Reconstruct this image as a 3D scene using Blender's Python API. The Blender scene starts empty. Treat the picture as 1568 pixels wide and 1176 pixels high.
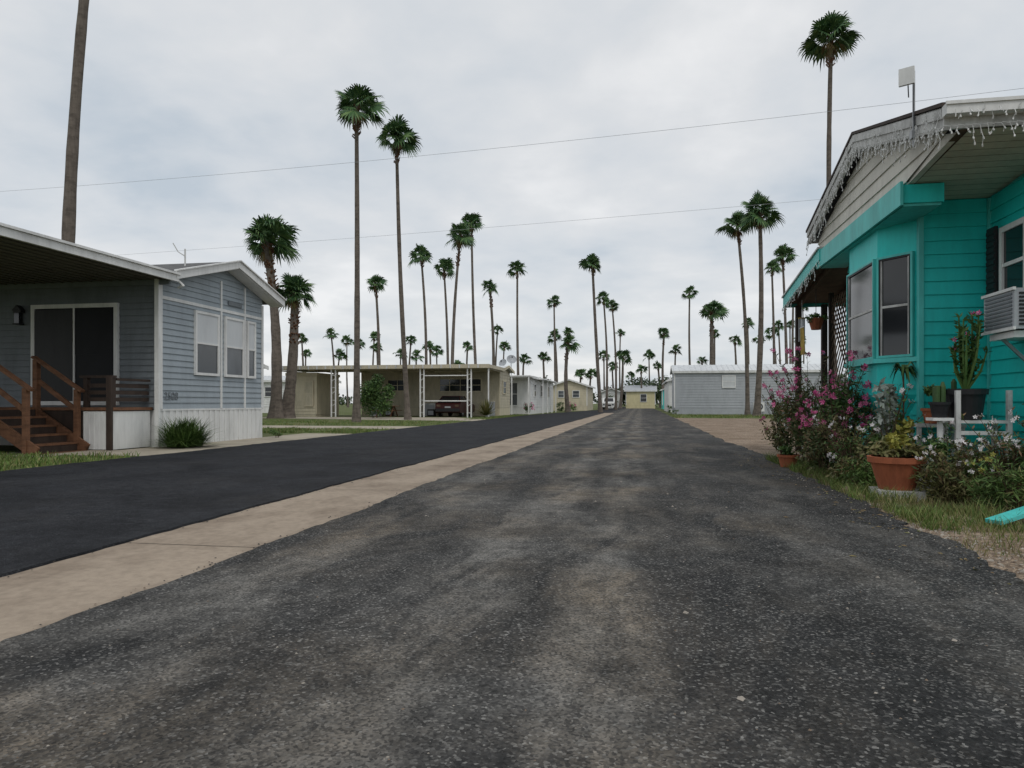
import bpy, math, random
from mathutils import Vector, noise
random.seed(7)
R=random.random
def U(a,b): return a+(b-a)*random.random()
scene=bpy.context.scene
TH=math.radians(10.3); CT,ST=math.cos(TH),math.sin(TH)
def site(X,D):   # survey (lateral, distance) -> world, street runs along +Y
    return (X*CT-D*ST, X*ST+D*CT)

# ---------------------------------------------------------------- materials
def newmat(name):
    m=bpy.data.materials.new(name); m.use_nodes=True
    nt=m.node_tree; b=nt.nodes['Principled BSDF']
    return m,nt,b
def N(nt,t,**k):
    n=nt.nodes.new(t)
    for a,v in k.items():
        if a in n.inputs: n.inputs[a].default_value=v
        else: setattr(n,a,v)
    return n
def ramp(nt,fac,stops):
    r=nt.nodes.new('ShaderNodeValToRGB'); cr=r.color_ramp
    while len(cr.elements)<len(stops): cr.elements.new(0.5)
    for e,(p,c) in zip(cr.elements,stops):
        e.position=p; e.color=(c[0],c[1],c[2],1) if not isinstance(c,(int,float)) else (c,c,c,1)
    nt.links.new(fac,r.inputs[0]); return r.outputs[0]
def mixc(nt,fac,a,b,mode='MIX'):
    m=nt.nodes.new('ShaderNodeMix'); m.data_type='RGBA'; m.blend_type=mode
    for s,v in ((m.inputs[0],fac),(m.inputs[6],a),(m.inputs[7],b)):
        if hasattr(v,'links') or hasattr(v,'is_linked'): nt.links.new(v,s)
        else: s.default_value=v if isinstance(v,(int,float)) else (v[0],v[1],v[2],1)
    return m.outputs[2]
def coords(nt,scale=(1,1,1)):
    tc=nt.nodes.new('ShaderNodeTexCoord'); mp=nt.nodes.new('ShaderNodeMapping')
    mp.inputs['Scale'].default_value=scale
    nt.links.new(tc.outputs['Object'],mp.inputs[0]); return mp.outputs[0]
def noiseN(nt,vec,scale,detail=4,rough=.55,dist=0):
    n=nt.nodes.new('ShaderNodeTexNoise'); n.inputs['Scale'].default_value=scale
    n.inputs['Detail'].default_value=detail; n.inputs['Roughness'].default_value=rough; n.inputs['Distortion'].default_value=dist
    nt.links.new(vec,n.inputs['Vector']); return n.outputs[0]
def math2(nt,op,a,b_,clamp=False):
    n=N(nt,'ShaderNodeMath',operation=op,use_clamp=clamp)
    for s,v in ((n.inputs[0],a),(n.inputs[1],b_)):
        if isinstance(v,(int,float)): s.default_value=v
        else: nt.links.new(v,s)
    return n.outputs[0]
def bump(nt,b,h,strength,dist):
    bn=nt.nodes.new('ShaderNodeBump'); bn.inputs['Strength'].default_value=strength
    bn.inputs['Distance'].default_value=dist
    nt.links.new(h,bn.inputs['Height']); nt.links.new(bn.outputs[0],b.inputs['Normal'])
def paint(name,col,rough=.6,var=.18,scale=2.5,stretch=(1,1,.35),bscale=60,bs=.15,spec=.35,metal=0,dirt=None):
    m,nt,b=newmat(name); v=coords(nt,stretch)
    n=noiseN(nt,v,scale,5,.65)
    d=dirt or tuple(c*(1-var*1.6) for c in col)
    c=ramp(nt,n,[(.3,d),(.55,col),(.75,tuple(min(1,c*(1+var*.4)) for c in col))])
    c=mixc(nt,1.0,c,ramp(nt,noiseN(nt,coords(nt,(1,1,.15)),14,3,.7),[(.3,1-var*.9),(.6,1.0)]),'MULTIPLY')
    nt.links.new(c,b.inputs['Base Color'])
    b.inputs['Roughness'].default_value=rough; b.inputs['Specular IOR Level'].default_value=spec
    b.inputs['Metallic'].default_value=metal
    if bs: bump(nt,b,noiseN(nt,coords(nt),bscale,2),bs,.004)
    return m
def leafmat(name,c1,c2,c3,rough=.55,tr_=0):
    m,nt,b=newmat(name); g=nt.nodes.new('ShaderNodeNewGeometry')
    c=ramp(nt,g.outputs['Random Per Island'],[(0,c1),(.5,c2),(1,c3)])
    n=noiseN(nt,coords(nt),1.7,2)
    c=mixc(nt,1.0,c,ramp(nt,n,[(.3,.7),(.7,1.2)]),'MULTIPLY')
    nt.links.new(c,b.inputs['Base Color']); b.inputs['Roughness'].default_value=rough
    b.inputs['Specular IOR Level'].default_value=.25
    if tr_:
        tr=N(nt,'ShaderNodeBsdfTranslucent'); nt.links.new(c,tr.inputs[0])
        mx=N(nt,'ShaderNodeMixShader'); mx.inputs[0].default_value=tr_
        nt.links.new(b.outputs[0],mx.inputs[1]); nt.links.new(tr.outputs[0],mx.inputs[2])
        nt.links.new(mx.outputs[0],nt.nodes['Material Output'].inputs[0])
    return m
def glass(name,col=(.02,.022,.025),rough=.06,spec=.6):
    m,nt,b=newmat(name)
    c=ramp(nt,noiseN(nt,coords(nt,(1,1,.6)),1.3,2),[(.35,tuple(x*.6 for x in col)),(.7,tuple(x*1.3 for x in col))])
    nt.links.new(c,b.inputs['Base Color']); b.inputs['Roughness'].default_value=rough
    b.inputs['Specular IOR Level'].default_value=spec
    return m

def asphalt(name,dark,light,stone,wear,track=False,vs=95,spec=.2):
    m,nt,b=newmat(name); v=coords(nt)
    vo=N(nt,'ShaderNodeTexVoronoi'); vo.inputs['Scale'].default_value=vs; nt.links.new(v,vo.inputs['Vector'])
    sep=N(nt,'ShaderNodeSeparateColor'); nt.links.new(vo.outputs['Color'],sep.inputs[0])
    cell=ramp(nt,sep.outputs[0],[(0,tuple(x*.7 for x in dark)),(.75,tuple(x*1.5 for x in dark)),(.95,stone),(1,tuple(x*1.7 for x in stone))])
    p1=ramp(nt,noiseN(nt,coords(nt,(1,.45,1)),1.25,8,.68,.6),[(.42,0.0),(.62,1.0)])
    p2=ramp(nt,noiseN(nt,coords(nt,(.9,.16,1)),3.1,5,.6,.3),[(.38,0.2),(.62,1.0)])
    p=math2(nt,'MULTIPLY',p1,p2)
    if track:
        sx=N(nt,'ShaderNodeSeparateXYZ'); nt.links.new(v,sx.inputs[0])
        wob=math2(nt,'MULTIPLY',math2(nt,'SUBTRACT',noiseN(nt,coords(nt,(.2,.35,1)),1,2),.5),.9)
        X=math2(nt,'ADD',sx.outputs[0],wob)
        def bandf(c,w):
            q=math2(nt,'ABSOLUTE',math2(nt,'ADD',X,-c),0)
            r=N(nt,'ShaderNodeMapRange',interpolation_type='SMOOTHSTEP'); nt.links.new(q,r.inputs[0])
            r.inputs[1].default_value=w; r.inputs[2].default_value=0.03; r.inputs[3].default_value=0; r.inputs[4].default_value=1
            return r.outputs[0]
        a=math2(nt,'MAXIMUM',bandf(-.9,.42),bandf(-.2,.36)); a=math2(nt,'MAXIMUM',a,math2(nt,'MULTIPLY',bandf(-1.95,.45),.75))
        n2=ramp(nt,noiseN(nt,coords(nt,(1,.3,1)),3.2,6,.65,.4),[(.38,0.0),(.58,1.0)])
        p=math2(nt,'ADD',math2(nt,'MULTIPLY',p,.85),math2(nt,'MULTIPLY',a,n2),True)
    wornc=mixc(nt,ramp(nt,noiseN(nt,v,.5,4),[(.42,0.0),(.6,1.0)]),light,(light[0]*1.12,light[1]*.98,light[2]*.82))
    worn=mixc(nt,ramp(nt,sep.outputs[1],[(.1,.05),(.9,.75)]),wornc,cell)
    f=math2(nt,'MULTIPLY',p,wear)
    c=mixc(nt,f,cell,worn)
    c=mixc(nt,1.0,c,ramp(nt,noiseN(nt,v,7,7,.75),[(.3,.6),(.5,.98),(.7,1.35)]),'MULTIPLY')
    c=mixc(nt,1.0,c,ramp(nt,noiseN(nt,v,.9,5,.6,.5),[(.34,.68),(.55,1.1)]),'MULTIPLY')
    nt.links.new(c,b.inputs['Base Color']); b.inputs['Roughness'].default_value=.88
    b.inputs['Specular IOR Level'].default_value=spec
    h=mixc(nt,.35,vo.outputs['Distance'],noiseN(nt,v,45,2))
    bump(nt,b,h,.6,.008)
    return m

def groundmat(name,a,bcol,c3,scale=.8,stones=True,vs=55):
    m,nt,b=newmat(name); v=coords(nt)
    n=noiseN(nt,v,scale,7,.65)
    c=ramp(nt,n,[(.35,a),(.5,bcol),(.68,c3)])
    c=mixc(nt,1.0,c,ramp(nt,noiseN(nt,v,14,4,.7),[(.3,.65),(.7,1.3)]),'MULTIPLY')
    vo=N(nt,'ShaderNodeTexVoronoi'); vo.inputs['Scale'].default_value=vs; nt.links.new(v,vo.inputs['Vector'])
    if stones:
        sep=N(nt,'ShaderNodeSeparateColor'); nt.links.new(vo.outputs['Color'],sep.inputs[0])
        c=mixc(nt,1.0,c,ramp(nt,sep.outputs[0],[(0,.6),(.6,1.0),(1,1.5)]),'MULTIPLY')
    nt.links.new(c,b.inputs['Base Color']); b.inputs['Roughness'].default_value=.95; b.inputs['Specular IOR Level'].default_value=.2
    bump(nt,b,mixc(nt,.5,vo.outputs['Distance'],noiseN(nt,v,20,4)),.7,.015)
    return m

mt_left=asphalt('asphalt_sealed',(.017,.018,.021),(.042,.043,.045),(.034,.036,.039),.55,vs=130,spec=.12)
mt_right=asphalt('asphalt_old',(.025,.025,.025),(.205,.195,.178),(.125,.122,.115),.9,True,vs=105,spec=.15)
mt_conc=paint('concrete_strip',(.35,.285,.22),.9,.24,1.6,(1,.6,1),90,.5,.2,dirt=(.20,.155,.115))
mt_path=paint('concrete_pale',(.40,.355,.28),.9,.2,1.1,(1,1,1),60,.3,.2)
mt_ground=groundmat('turf',(.07,.095,.026),(.10,.125,.04),(.17,.145,.085),.35,False)
mt_dirt=groundmat('gravelly_dirt',(.16,.115,.078),(.235,.175,.125),(.31,.245,.185),1.1,True,60)
mt_lawn=groundmat('bed_soil',(.06,.07,.028),(.13,.10,.06),(.22,.165,.11),1.6,False)
mt_white=paint('white_trim',(.74,.74,.72),.55,.12)
mt_whiteold=paint('weathered_white',(.60,.60,.58),.7,.22,3.0,(1,1,1),dirt=(.32,.315,.30))
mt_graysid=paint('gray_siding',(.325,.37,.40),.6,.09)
mt_graydark=paint('gray_siding_shaded',(.17,.19,.205),.65,.12)  # darker copy of the gray siding, porch roof's shade put into the colour
mt_teal=paint('teal_paint',(.02,.60,.56),.5,.11,1.8,(1,1,.5))
mt_teald=paint('teal_trim',(.09,.56,.52),.5,.18,1.8)
mt_cream=paint('cream_siding',(.58,.52,.38),.65,.12)
mt_cream2=paint('cream_siding_aged',(.52,.47,.35),.65,.15)
mt_soffit=paint('soffit_cream',(.56,.53,.42),.7,.12)
mt_gable=paint('gable_offwhite',(.66,.64,.57),.7,.12)
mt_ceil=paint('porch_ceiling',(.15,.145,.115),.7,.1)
mt_shingle=paint('shingle',(.13,.13,.13),.9,.3,8,(1,1,1),120,.6)
mt_metalroof=paint('white_metal_roof',(.66,.68,.69),.5,.1)
mt_lightgray=paint('pale_gray_siding',(.40,.42,.44),.6,.08)
mt_wood=paint('deck_wood',(.20,.095,.05),.75,.3,4,(1,1,4),50,.4)
mt_wooddk=paint('dark_wood',(.05,.033,.025),.75,.3,4)
mt_brown=paint('brown_underside',(.13,.085,.055),.8,.25,4)
mt_glass=glass('window_glass'); mt_glassl=glass('shaded_glass',(.09,.10,.11),.12)
mt_screen=glass('dark_door_screen',(.010,.011,.013),.45,.15)
mt_blind=paint('window_blinds',(.58,.60,.61),.5,.05)
mt_black=paint('black_plastic',(.02,.02,.022),.5,.2)
mt_terra=paint('terracotta',(.36,.11,.05),.8,.25,5)
mt_metal=paint('galvanised',(.38,.39,.40),.45,.15,metal=.4)
mt_car=paint('maroon_car_paint',(.045,.010,.011),.35,.05,bs=0)
mt_yellow=paint('yellow_siding',(.62,.55,.33),.65,.1)
mt_trunk=paint('palm_trunk',(.155,.13,.108),.95,.3,3,(1,1,2.2),14,.9,dirt=(.075,.062,.052))
mt_boot=paint('palm_boots',(.16,.08,.045),.95,.4,6,(1,1,1),20,.9)
mt_palm=leafmat('palm_leaf',(.03,.075,.03),(.055,.12,.042),(.12,.19,.065))
mt_dead=leafmat('dead_frond',(.14,.09,.04),(.20,.14,.065),(.13,.14,.045))
mt_bush=leafmat('bush_leaf',(.025,.06,.018),(.06,.12,.03),(.11,.17,.05))
mt_shrub=leafmat('shrub_leaf',(.035,.07,.017),(.08,.14,.035),(.13,.20,.055))
mt_redbush=leafmat('mixed_leaf',(.04,.07,.024),(.10,.135,.045),(.18,.10,.055))
mt_olive=leafmat('olive_leaf',(.075,.09,.027),(.15,.15,.05),(.22,.18,.09))
mt_silver=leafmat('silver_leaf',(.22,.26,.22),(.34,.38,.33),(.42,.45,.40))
mt_ylw=leafmat('yellow_green_leaf',(.16,.18,.03),(.28,.27,.05),(.36,.32,.08))
mt_grass=leafmat('grass_blade',(.065,.115,.022),(.115,.18,.04),(.24,.22,.09))
mt_dry=leafmat('dry_grass',(.16,.14,.06),(.25,.21,.10),(.14,.17,.05))
mt_far=leafmat('distant_leaf',(.03,.05,.024),(.05,.08,.033),(.075,.105,.05))
mt_pink=leafmat('pink_petal',(.50,.05,.20),(.65,.12,.30),(.65,.30,.40))
mt_wflower=leafmat('white_petal',(.65,.62,.60),(.75,.73,.72),(.7,.6,.62))
mt_cactus=paint('cactus_skin',(.06,.12,.04),.6,.3,12)
mt_stem=paint('stem',(.10,.065,.04),.9,.3,8)
mt_bulb=paint('string_light_plastic',(.68,.68,.66),.4,.05,bs=0)
mt_cloth=paint('flag_cloth',(.45,.32,.08),.8,.3,9,(1,1,1))
mt_joint=paint('dirt_joint',(.10,.08,.06),.95,.3,9)

# ---------------------------------------------------------------- mesh builder
class Bd:
    def __init__(s): s.v=[];s.f=[];s.m=[];s.mats=[]
    def mi(s,m):
        if m not in s.mats: s.mats.append(m)
        return s.mats.index(m)
    def face(s,pts,m):
        i=len(s.v); s.v+= [tuple(p) for p in pts]; s.f.append(tuple(range(i,i+len(pts)))); s.m.append(s.mi(m))
    def box(s,x0,x1,y0,y1,z0,z1,m):
        i=len(s.v); k=s.mi(m)
        s.v+=[(x0,y0,z0),(x1,y0,z0),(x1,y1,z0),(x0,y1,z0),(x0,y0,z1),(x1,y0,z1),(x1,y1,z1),(x0,y1,z1)]
        for q in ((0,3,2,1),(4,5,6,7),(0,1,5,4),(1,2,6,5),(2,3,7,6),(3,0,4,7)):
            s.f.append(tuple(i+a for a in q)); s.m.append(k)
    def prism(s,poly,axis,a0,a1,m):
        def P(p,a):
            if axis=='x': return (a,p[0],p[1])
            if axis=='y': return (p[0],a,p[1])
            return (p[0],p[1],a)
        i=len(s.v);n=len(poly);k=s.mi(m)
        s.v+=[P(p,a0) for p in poly]+[P(p,a1) for p in poly]
        s.f.append(tuple(i+j for j in range(n))[::-1]); s.f.append(tuple(i+n+j for j in range(n)))
        s.m+=[k,k]
        for j in range(n):
            s.f.append((i+j,i+(j+1)%n,i+n+(j+1)%n,i+n+j)); s.m.append(k)
    def beam(s,p,q,w,h,m):
        p=Vector(p);q=Vector(q);d=(q-p).normalized()
        up=Vector((0,0,1)) if abs(d.z)<.95 else Vector((1,0,0))
        a=d.cross(up).normalized()*w/2; b=a.cross(d).normalized()*h/2
        i=len(s.v);k=s.mi(m)
        for c in (p,q): s.v+=[tuple(c-a-b),tuple(c+a-b),tuple(c+a+b),tuple(c-a+b)]
        for f in ((0,1,2,3),(7,6,5,4),(0,4,5,1),(1,5,6,2),(2,6,7,3),(3,7,4,0)):
            s.f.append(tuple(i+x for x in f)); s.m.append(k)
    def tube(s,pts,rs,n,m,cap=True):
        k=s.mi(m); i0=len(s.v); pts=[Vector(p) for p in pts]
        for j,p in enumerate(pts):
            d=(pts[min(j+1,len(pts)-1)]-pts[max(j-1,0)]).normalized()
            up=Vector((0,1,0)) if abs(d.y)<.9 else Vector((1,0,0))
            a=d.cross(up).normalized(); b=d.cross(a)
            for t in range(n):
                an=2*math.pi*t/n; s.v.append(tuple(p+(a*math.cos(an)+b*math.sin(an))*rs[j]))
        for j in range(len(pts)-1):
            for t in range(n):
                s.f.append((i0+j*n+t,i0+j*n+(t+1)%n,i0+(j+1)*n+(t+1)%n,i0+(j+1)*n+t)); s.m.append(k)
        if cap:
            s.f.append(tuple(i0+t for t in range(n))); s.f.append(tuple(i0+(len(pts)-1)*n+t for t in range(n))[::-1]); s.m+=[k,k]
    def siding(s,axis,c,sgn,a0,a1,z0,z1,pitch,m,lip=.014,ext=None):
        z=z0
        while z<z1-1e-4:
            zt=min(z+pitch,z1)
            lo0,hi0=(ext(z) if ext else (a0,a1)); lo1,hi1=(ext(zt) if ext else (a0,a1))
            if hi0-lo0>.02:
                if hi1<lo1: lo1=hi1=(lo1+hi1)/2
                cb=c+sgn*lip; ct=c+sgn*.003
                def P(a,d,z): return (d,a,z) if axis=='x' else (a,d,z)
                s.face([P(lo0,cb,z),P(hi0,cb,z),P(hi1,ct,zt),P(lo1,ct,zt)],m)
                s.face([P(lo0,c,z),P(hi0,c,z),P(hi0,cb,z),P(lo0,cb,z)],m)
            z=zt
    def obj(s,name,parent=None,smooth=False):
        me=bpy.data.meshes.new(name); me.from_pydata(s.v,[],s.f)
        for m in s.mats: me.materials.append(m)
        me.polygons.foreach_set('material_index',s.m)
        if smooth: me.polygons.foreach_set('use_smooth',[True]*len(s.f))
        me.update(); o=bpy.data.objects.new(name,me); scene.collection.objects.link(o)
        if parent: o.parent=parent
        return o
def empty(name):
    o=bpy.data.objects.new(name,None); scene.collection.objects.link(o); return o

# ---------------------------------------------------------------- ground & roads
b=Bd(); b.face([(-900,-300,0),(900,-300,0),(900,1500,0),(-900,1500,0)],mt_ground); b.obj('ground')
def strip(name,fl,fr,y0,y1,z,m,step=.08,skirt=True,jl=.02,jr=.02,seed=0):
    b=Bd(); ys=[];y=y0
    while y<y1:
        ys.append(y); y+= step if -1<y<25 else step*10
    ys.append(y1); k=b.mi(m)
    for i,y in enumerate(ys):
        def nn(q,a): return (noise.noise(Vector((y*1.1,q+seed,0)))*2.2+noise.noise(Vector((y*4.3,q+seed,3)))*1.2+noise.noise(Vector((y*11,q+seed,7)))*.9+noise.noise(Vector((y*.3,q+seed,9)))*2.0)*a
        l=fl(y)+nn(1.3,jl); r=fr(y)+nn(7.7,jr)
        b.v+=[(l,y,z),(r,y,z),(l-.01,y,.001),(r+.01,y,.001)]
    for i in range(len(ys)-1):
        a=i*4;c=a+4
        b.f.append((a,a+1,c+1,c)); b.m.append(k)
        if skirt:
            b.f.append((a+2,a,c,c+2)); b.f.append((a+1,a+3,c+3,c+1)); b.m+=[k,k]
    return b.obj(name)
def leftedge(y): return -8.56+ (0 if y<55 else min(2.8,(y-55)*.07))
strip('concrete_gutter',lambda y:-3.75,lambda y:-2.15,-30,72,.006,mt_conc,1,False,0,0)
b=Bd()
for i in range(24):
    y=1.2+i*3.05; b.face([(-3.7,y,.0085),(-2.2,y+.02,.0085),(-2.2,y+.028,.0085),(-3.7,y+.008,.0085)],mt_joint)
b.obj('gutter_joints')
strip('road',leftedge,lambda y:-3.43 if y<68 else -3.0,-30,170,.022,mt_left,seed=3,jl=.03,jr=.016)
strip('road',lambda y:-2.43 if y<68 else -3.05,lambda y:2.03+(.12*math.exp(-((y-12)/4)**2)),-30,170,.02,mt_right,seed=11,jl=.02,jr=.05)
def sheet(name,poly,z,m):
    b=Bd(); b.face([(x,y,z) for x,y in poly],m); return b.obj(name)
sheet('gravel_lot',[(1.7,1),(30,1),(30,6.9),(3.2,6.9),(1.7,6.1)],.006,mt_dirt)
sheet('gravel_lot',[(1.7,12.6),(2.9,12.2),(17,15),(26,30),(24,41),(1.7,46)],.006,mt_dirt)
sheet('flower_bed_soil',[(1.7,5.5),(3.2,6.85),(6,6.95),(6,12.15),(2.9,12.15),(1.7,12.5)],.0035,mt_lawn)
sheet('concrete_path',[(-10.25,11.2),(-8.35,11.2),(-8.35,20.5),(-10.25,20.5)],.009,mt_path)
sheet('concrete_path',[(-11.8,10.8),(-10.27,10.8),(-10.27,12.6),(-11.8,12.6)],.008,mt_path)
sheet('driveway',[(-26,24.5),(-8.35,24.5),(-8.35,27.5),(-26,27.5)],.009,mt_path)
sheet('driveway',[(-12,37),(-8.3,36),(-8.3,39.5),(-12,45),(-24,45),(-24,41)],.009,mt_path)

# ---------------------------------------------------------------- grass
def grass(name,n,fn,hmin,hmax,w,m=mt_grass,dens=None,thr=.0):
    b=Bd(); k=b.mi(m); c=0
    while c<n:
        x,y=fn()
        if dens and noise.noise(Vector((x*dens,y*dens,5)))<U(-.35,.25)+thr: continue
        c+=1
        h=U(hmin,hmax)*(.6+.8*abs(noise.noise(Vector((x*1.5,y*1.5,0))))*1.6); a=U(0,6.28); dx,dy=math.cos(a)*w,math.sin(a)*w
        lx,ly=U(-.7,.7)*h,U(-.7,.7)*h; i=len(b.v)
        b.v+=[(x-dx,y-dy,0),(x+dx,y+dy,0),(x+lx*.4+dx*.7,y+ly*.4+dy*.7,h*.6),(x+lx*.4-dx*.7,y+ly*.4-dy*.7,h*.6),(x+lx,y+ly,h)]
        b.f+=[(i,i+1,i+2,i+3),(i+3,i+2,i+4)]; b.m+=[k,k]
    return b.obj(name)
def verge():
    y=U(5.7,12.3); x=2.02+abs(random.gauss(0,.38))
    if y<6.8: x=U(2.08,2.8)
    return x,y
grass('grass',10500,verge,.04,.15,.0035,dens=2.2,thr=.10)
grass('dry_grass',4500,lambda:(U(2.03,3.8),U(4.8,9.5)),.03,.12,.003,m=mt_dry,dens=1.9,thr=.03)
grass('grass',1300,lambda:(U(2.2,4.5),U(3.6,6.0)),.02,.06,.0035,dens=2.6,thr=.28)
def lg():
    q=R()
    if q<.14: return U(-13,-8.6),U(8,11.1)
    if q<.60: return U(-20,-8.65),U(20.6,24.4)
    if q<.85: return U(-20,-8.65),U(27.6,36)
    return U(-10,-8.5),U(39,56)
grass('grass',22000,lg,.04,.11,.010,dens=.7)
grass('grass',5000,lambda:(U(2.1,13),U(46,58)),.04,.14,.016,dens=.5)

# ---------------------------------------------------------------- stones
b=Bd()
def stone(b,x,y,z,r,m):
    i=len(b.v);k=b.mi(m); pts=[]
    for (a,c) in ((0,0),(1.57,0),(3.14,0),(4.71,0)):
        q=r*U(.6,1.2); pts.append((x+math.cos(a+.3)*q,y+math.sin(a+.3)*q,z))
    b.v+=pts+[(x+U(-.3,.3)*r,y+U(-.3,.3)*r,z+r*U(.4,.8))]
    for t in range(4): b.f.append((i+t,i+(t+1)%4,i+4)); b.m.append(k)
mt_stone=paint('pale_stone',(.38,.34,.29),.9,.3,20)
mt_stone2=paint('brown_stone',(.20,.15,.11),.9,.3,20)
mt_stone3=paint('asphalt_crumb',(.035,.035,.035),.9,.3,20)
for _ in range(700): stone(b,U(-2.3,2.0),1.5+R()**1.6*14,.02,U(.002,.007),mt_stone if R()<.5 else mt_stone2)
for _ in range(18): stone(b,U(-2.0,1.9),2+R()*7,.02,U(.010,.017),mt_stone)
for _ in range(3200):
    y=U(2.5,7.2); stone(b,2.0+abs(random.gauss(0,.22)) if R()<.5 else U(2.1,4.2),y,.006,U(.005,.018),mt_stone if R()<.4 else mt_stone2)
for _ in range(450): stone(b,2.0+random.gauss(0,.15),U(2.5,10),.02,U(.004,.011),mt_stone if R()<.4 else mt_stone3)
for _ in range(500):
    e=random.choice((-3.42,-2.44)); stone(b,e+random.gauss(0,.05) ,1.5+R()**1.4*16,.012,U(.003,.011),mt_stone3 if R()<.6 else mt_stone2)
b.obj('gravel')
b=Bd()
for _ in range(420):
    y=U(4,14); x=2.0-abs(random.gauss(0,.25)) if R()<.6 else U(2,2.6); l=U(.01,.03); a=U(0,6.3)
    c,s_=math.cos(a)*l,math.sin(a)*l
    b.face([(x-c,y-s_,.024),(x+s_*.3,y-c*.3,.03),(x+c,y+s_,.026),(x-s_*.3,y+c*.3,.025)],mt_dead)
b.obj('fallen_leaves')

# ---------------------------------------------------------------- palms
WIND=Vector((.30,.1,0))
def palm(base,top,h,Rc,thick=.2,n=34,ns=13,seed=0,skirt=6,boots=1.2):
    random.seed(seed); b=Bd()
    bx,by=base; tx,ty=top; B0=Vector((bx,by,0)); T=Vector((tx,ty,h))
    pts=[];rs=[]; K=26; mid=U(-.25,.25)
    for i in range(K+1):
        t=i/K
        p=B0.lerp(T,t); bow=math.sin(t*math.pi)*mid
        p.x+=bow+(1-t)*t*(tx-bx)*-.5
        pts.append(p); r=thick*(1.0-.42*t)+ thick*.55*math.exp(-t*h/.5)
        rs.append(r*U(.95,1.05))
    b.tube(pts,rs,10,mt_trunk)
    C=pts[-1]; dn=(pts[-2]-pts[-1]).normalized()
    nb=int(30*boots)
    for i in range(nb):
        q=C+dn*(U(0,boots)); a=U(0,6.28); r=thick*.62
        o=Vector((math.cos(a),math.sin(a),0))
        b.beam(q+o*r*.6,q+o*(r+U(.04,.11)*Rc/1.3)+Vector((0,0,U(.08,.25))),.06*thick/.2,.05,mt_boot)
    lop=U(0,6.28)
    def frond(el,az,dead,scl,pm=1.0):
        d=Vector((math.cos(az)*math.cos(el),math.sin(az)*math.cos(el),math.sin(el)))
        d=(d+WIND*.28).normalized()
        pl=Rc*.44*scl*pm*U(.75,1.15); P=C+d*pl+Vector((0,0,-.10*pl))
        m=mt_dead if dead else mt_palm
        b.beam(C,P,.03,.02,mt_boot if dead else m)
        e2=Vector((d.x,d.y,d.z-.28)).normalized()
        s=e2.cross(Vector((0,0,1)))
        if s.length<.1: s=Vector((1,0,0))
        s.normalize(); nrm=s.cross(e2).normalized(); k=b.mi(m)
        roll=U(-.9,.9); s=(s*math.cos(roll)+nrm*math.sin(roll)).normalized()
        L0=Rc*.60*scl*U(.8,1.15); span=math.radians(U(74,95) if not dead else 35)
        da=2*span/ns
        for j in range(ns):
            an=-span+da*(j+.5)+U(-.03,.03)
            dk=(e2*math.cos(an)+s*math.sin(an)); L=L0*(1-.18*(an/span)**2)*U(.85,1.08)
            sd=(s*math.cos(an)-e2*math.sin(an)); hw=L*.52*math.tan(da/2)*1.15
            M=P+dk*L*.52+Vector((0,0,-.02*L))
            Q=P+dk*L*.82+Vector((0,0,-.09*L))+WIND*.06*L
            Tp=P+dk*L*1.0+Vector((0,0,-U(.14,.40)*L))+WIND*.15*L
            fold=nrm*hw*.5*(1 if j%2 else -1)
            i=len(b.v)
            b.v+=[tuple(P),tuple(M-sd*hw+fold),tuple(M+sd*hw-fold),tuple(Q-sd*hw*.6),tuple(Q+sd*hw*.6),tuple(Tp)]
            b.f+=[(i,i+1,i+2),(i+1,i+3,i+4,i+2),(i+3,i+5,i+4)]; b.m+=[k]*3
    for i in range(n):
        t=(i+.5)/n
        el=math.radians(-30+112*t**.95+U(-13,13)); az=i*2.39996+U(-.45,.45)
        frond(el,az,False,U(.72,1.12)*(1-.12*t)*(1+.14*math.cos(az-lop)))
    for i in range(max(5,n//4)):   # young inner leaves
        frond(math.radians(U(5,85)),U(0,6.28),False,U(.6,.8),.35)
    for i in range(skirt):
        frond(math.radians(U(-82,-45)),U(0,6.28),True,.62)
    return b.obj('palm_tree')
P=[(-13.8,-12.95,22,16.2,1.5,.215,34,1.2),
(-7.65,-7.65,35,15.5,1.5,.165,34,1.6),(-5.85,-6.5,40,15.9,1.4,.155,30,1.6),
(-14.6,-15.2,44,11.0,2.15,.36,38,3.2),(-14.25,-13.75,45,7.9,1.8,.38,34,3.4),
(-7.9,-8.3,65,14.4,1.35,.16,26,1.2),(-6.3,-6.7,70,14.2,1.3,.16,26,1.2),
(-4.9,-4.2,58,14.6,1.5,.165,30,2.6),(-3.1,-3.7,65,17.4,1.35,.155,28,1.8),
(.8,.6,80,16.0,1.35,.17,26,1.2),(-2.3,-2.65,85,14.8,1.35,.22,26,2.6),
(-15.9,-16.3,85,15.3,1.45,.22,26,2),(6.1,5.9,100,15.2,1.3,.17,22,1),
(5.9,5.9,75,7.3,1.25,.24,26,2),(8.7,7.9,70,14.6,1.35,.19,28,1.2),(12.6,12.2,95,14.9,1.3,.17,22,1),
(14.0,13.5,96,14.0,1.2,.17,22,1),(19.8,19.8,130,13.7,1.2,.18,18,1),
(18.2,17.4,55,14.7,1.55,.165,30,1.6),(17.2,17.4,50,14.3,1.75,.215,34,1.2),(27.1,26.6,70,15.4,1.4,.17,26,1.6),
(24.0,23.7,95,15.7,1.35,.17,24,1),(20.2,20.2,72,10.3,1.6,.28,30,2.5),(23.5,23.5,110,11.7,1.3,.23,24,2),
(34.4,34.4,110,10.7,1.3,.22,20,1),(39.7,39.7,120,14.4,1.3,.18,20,1),
(28.4,28.1,77,15.6,1.2,.17,22,1),
(13.7,13.45,30,16.4,1.4,.14,34,1.4)]
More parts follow.
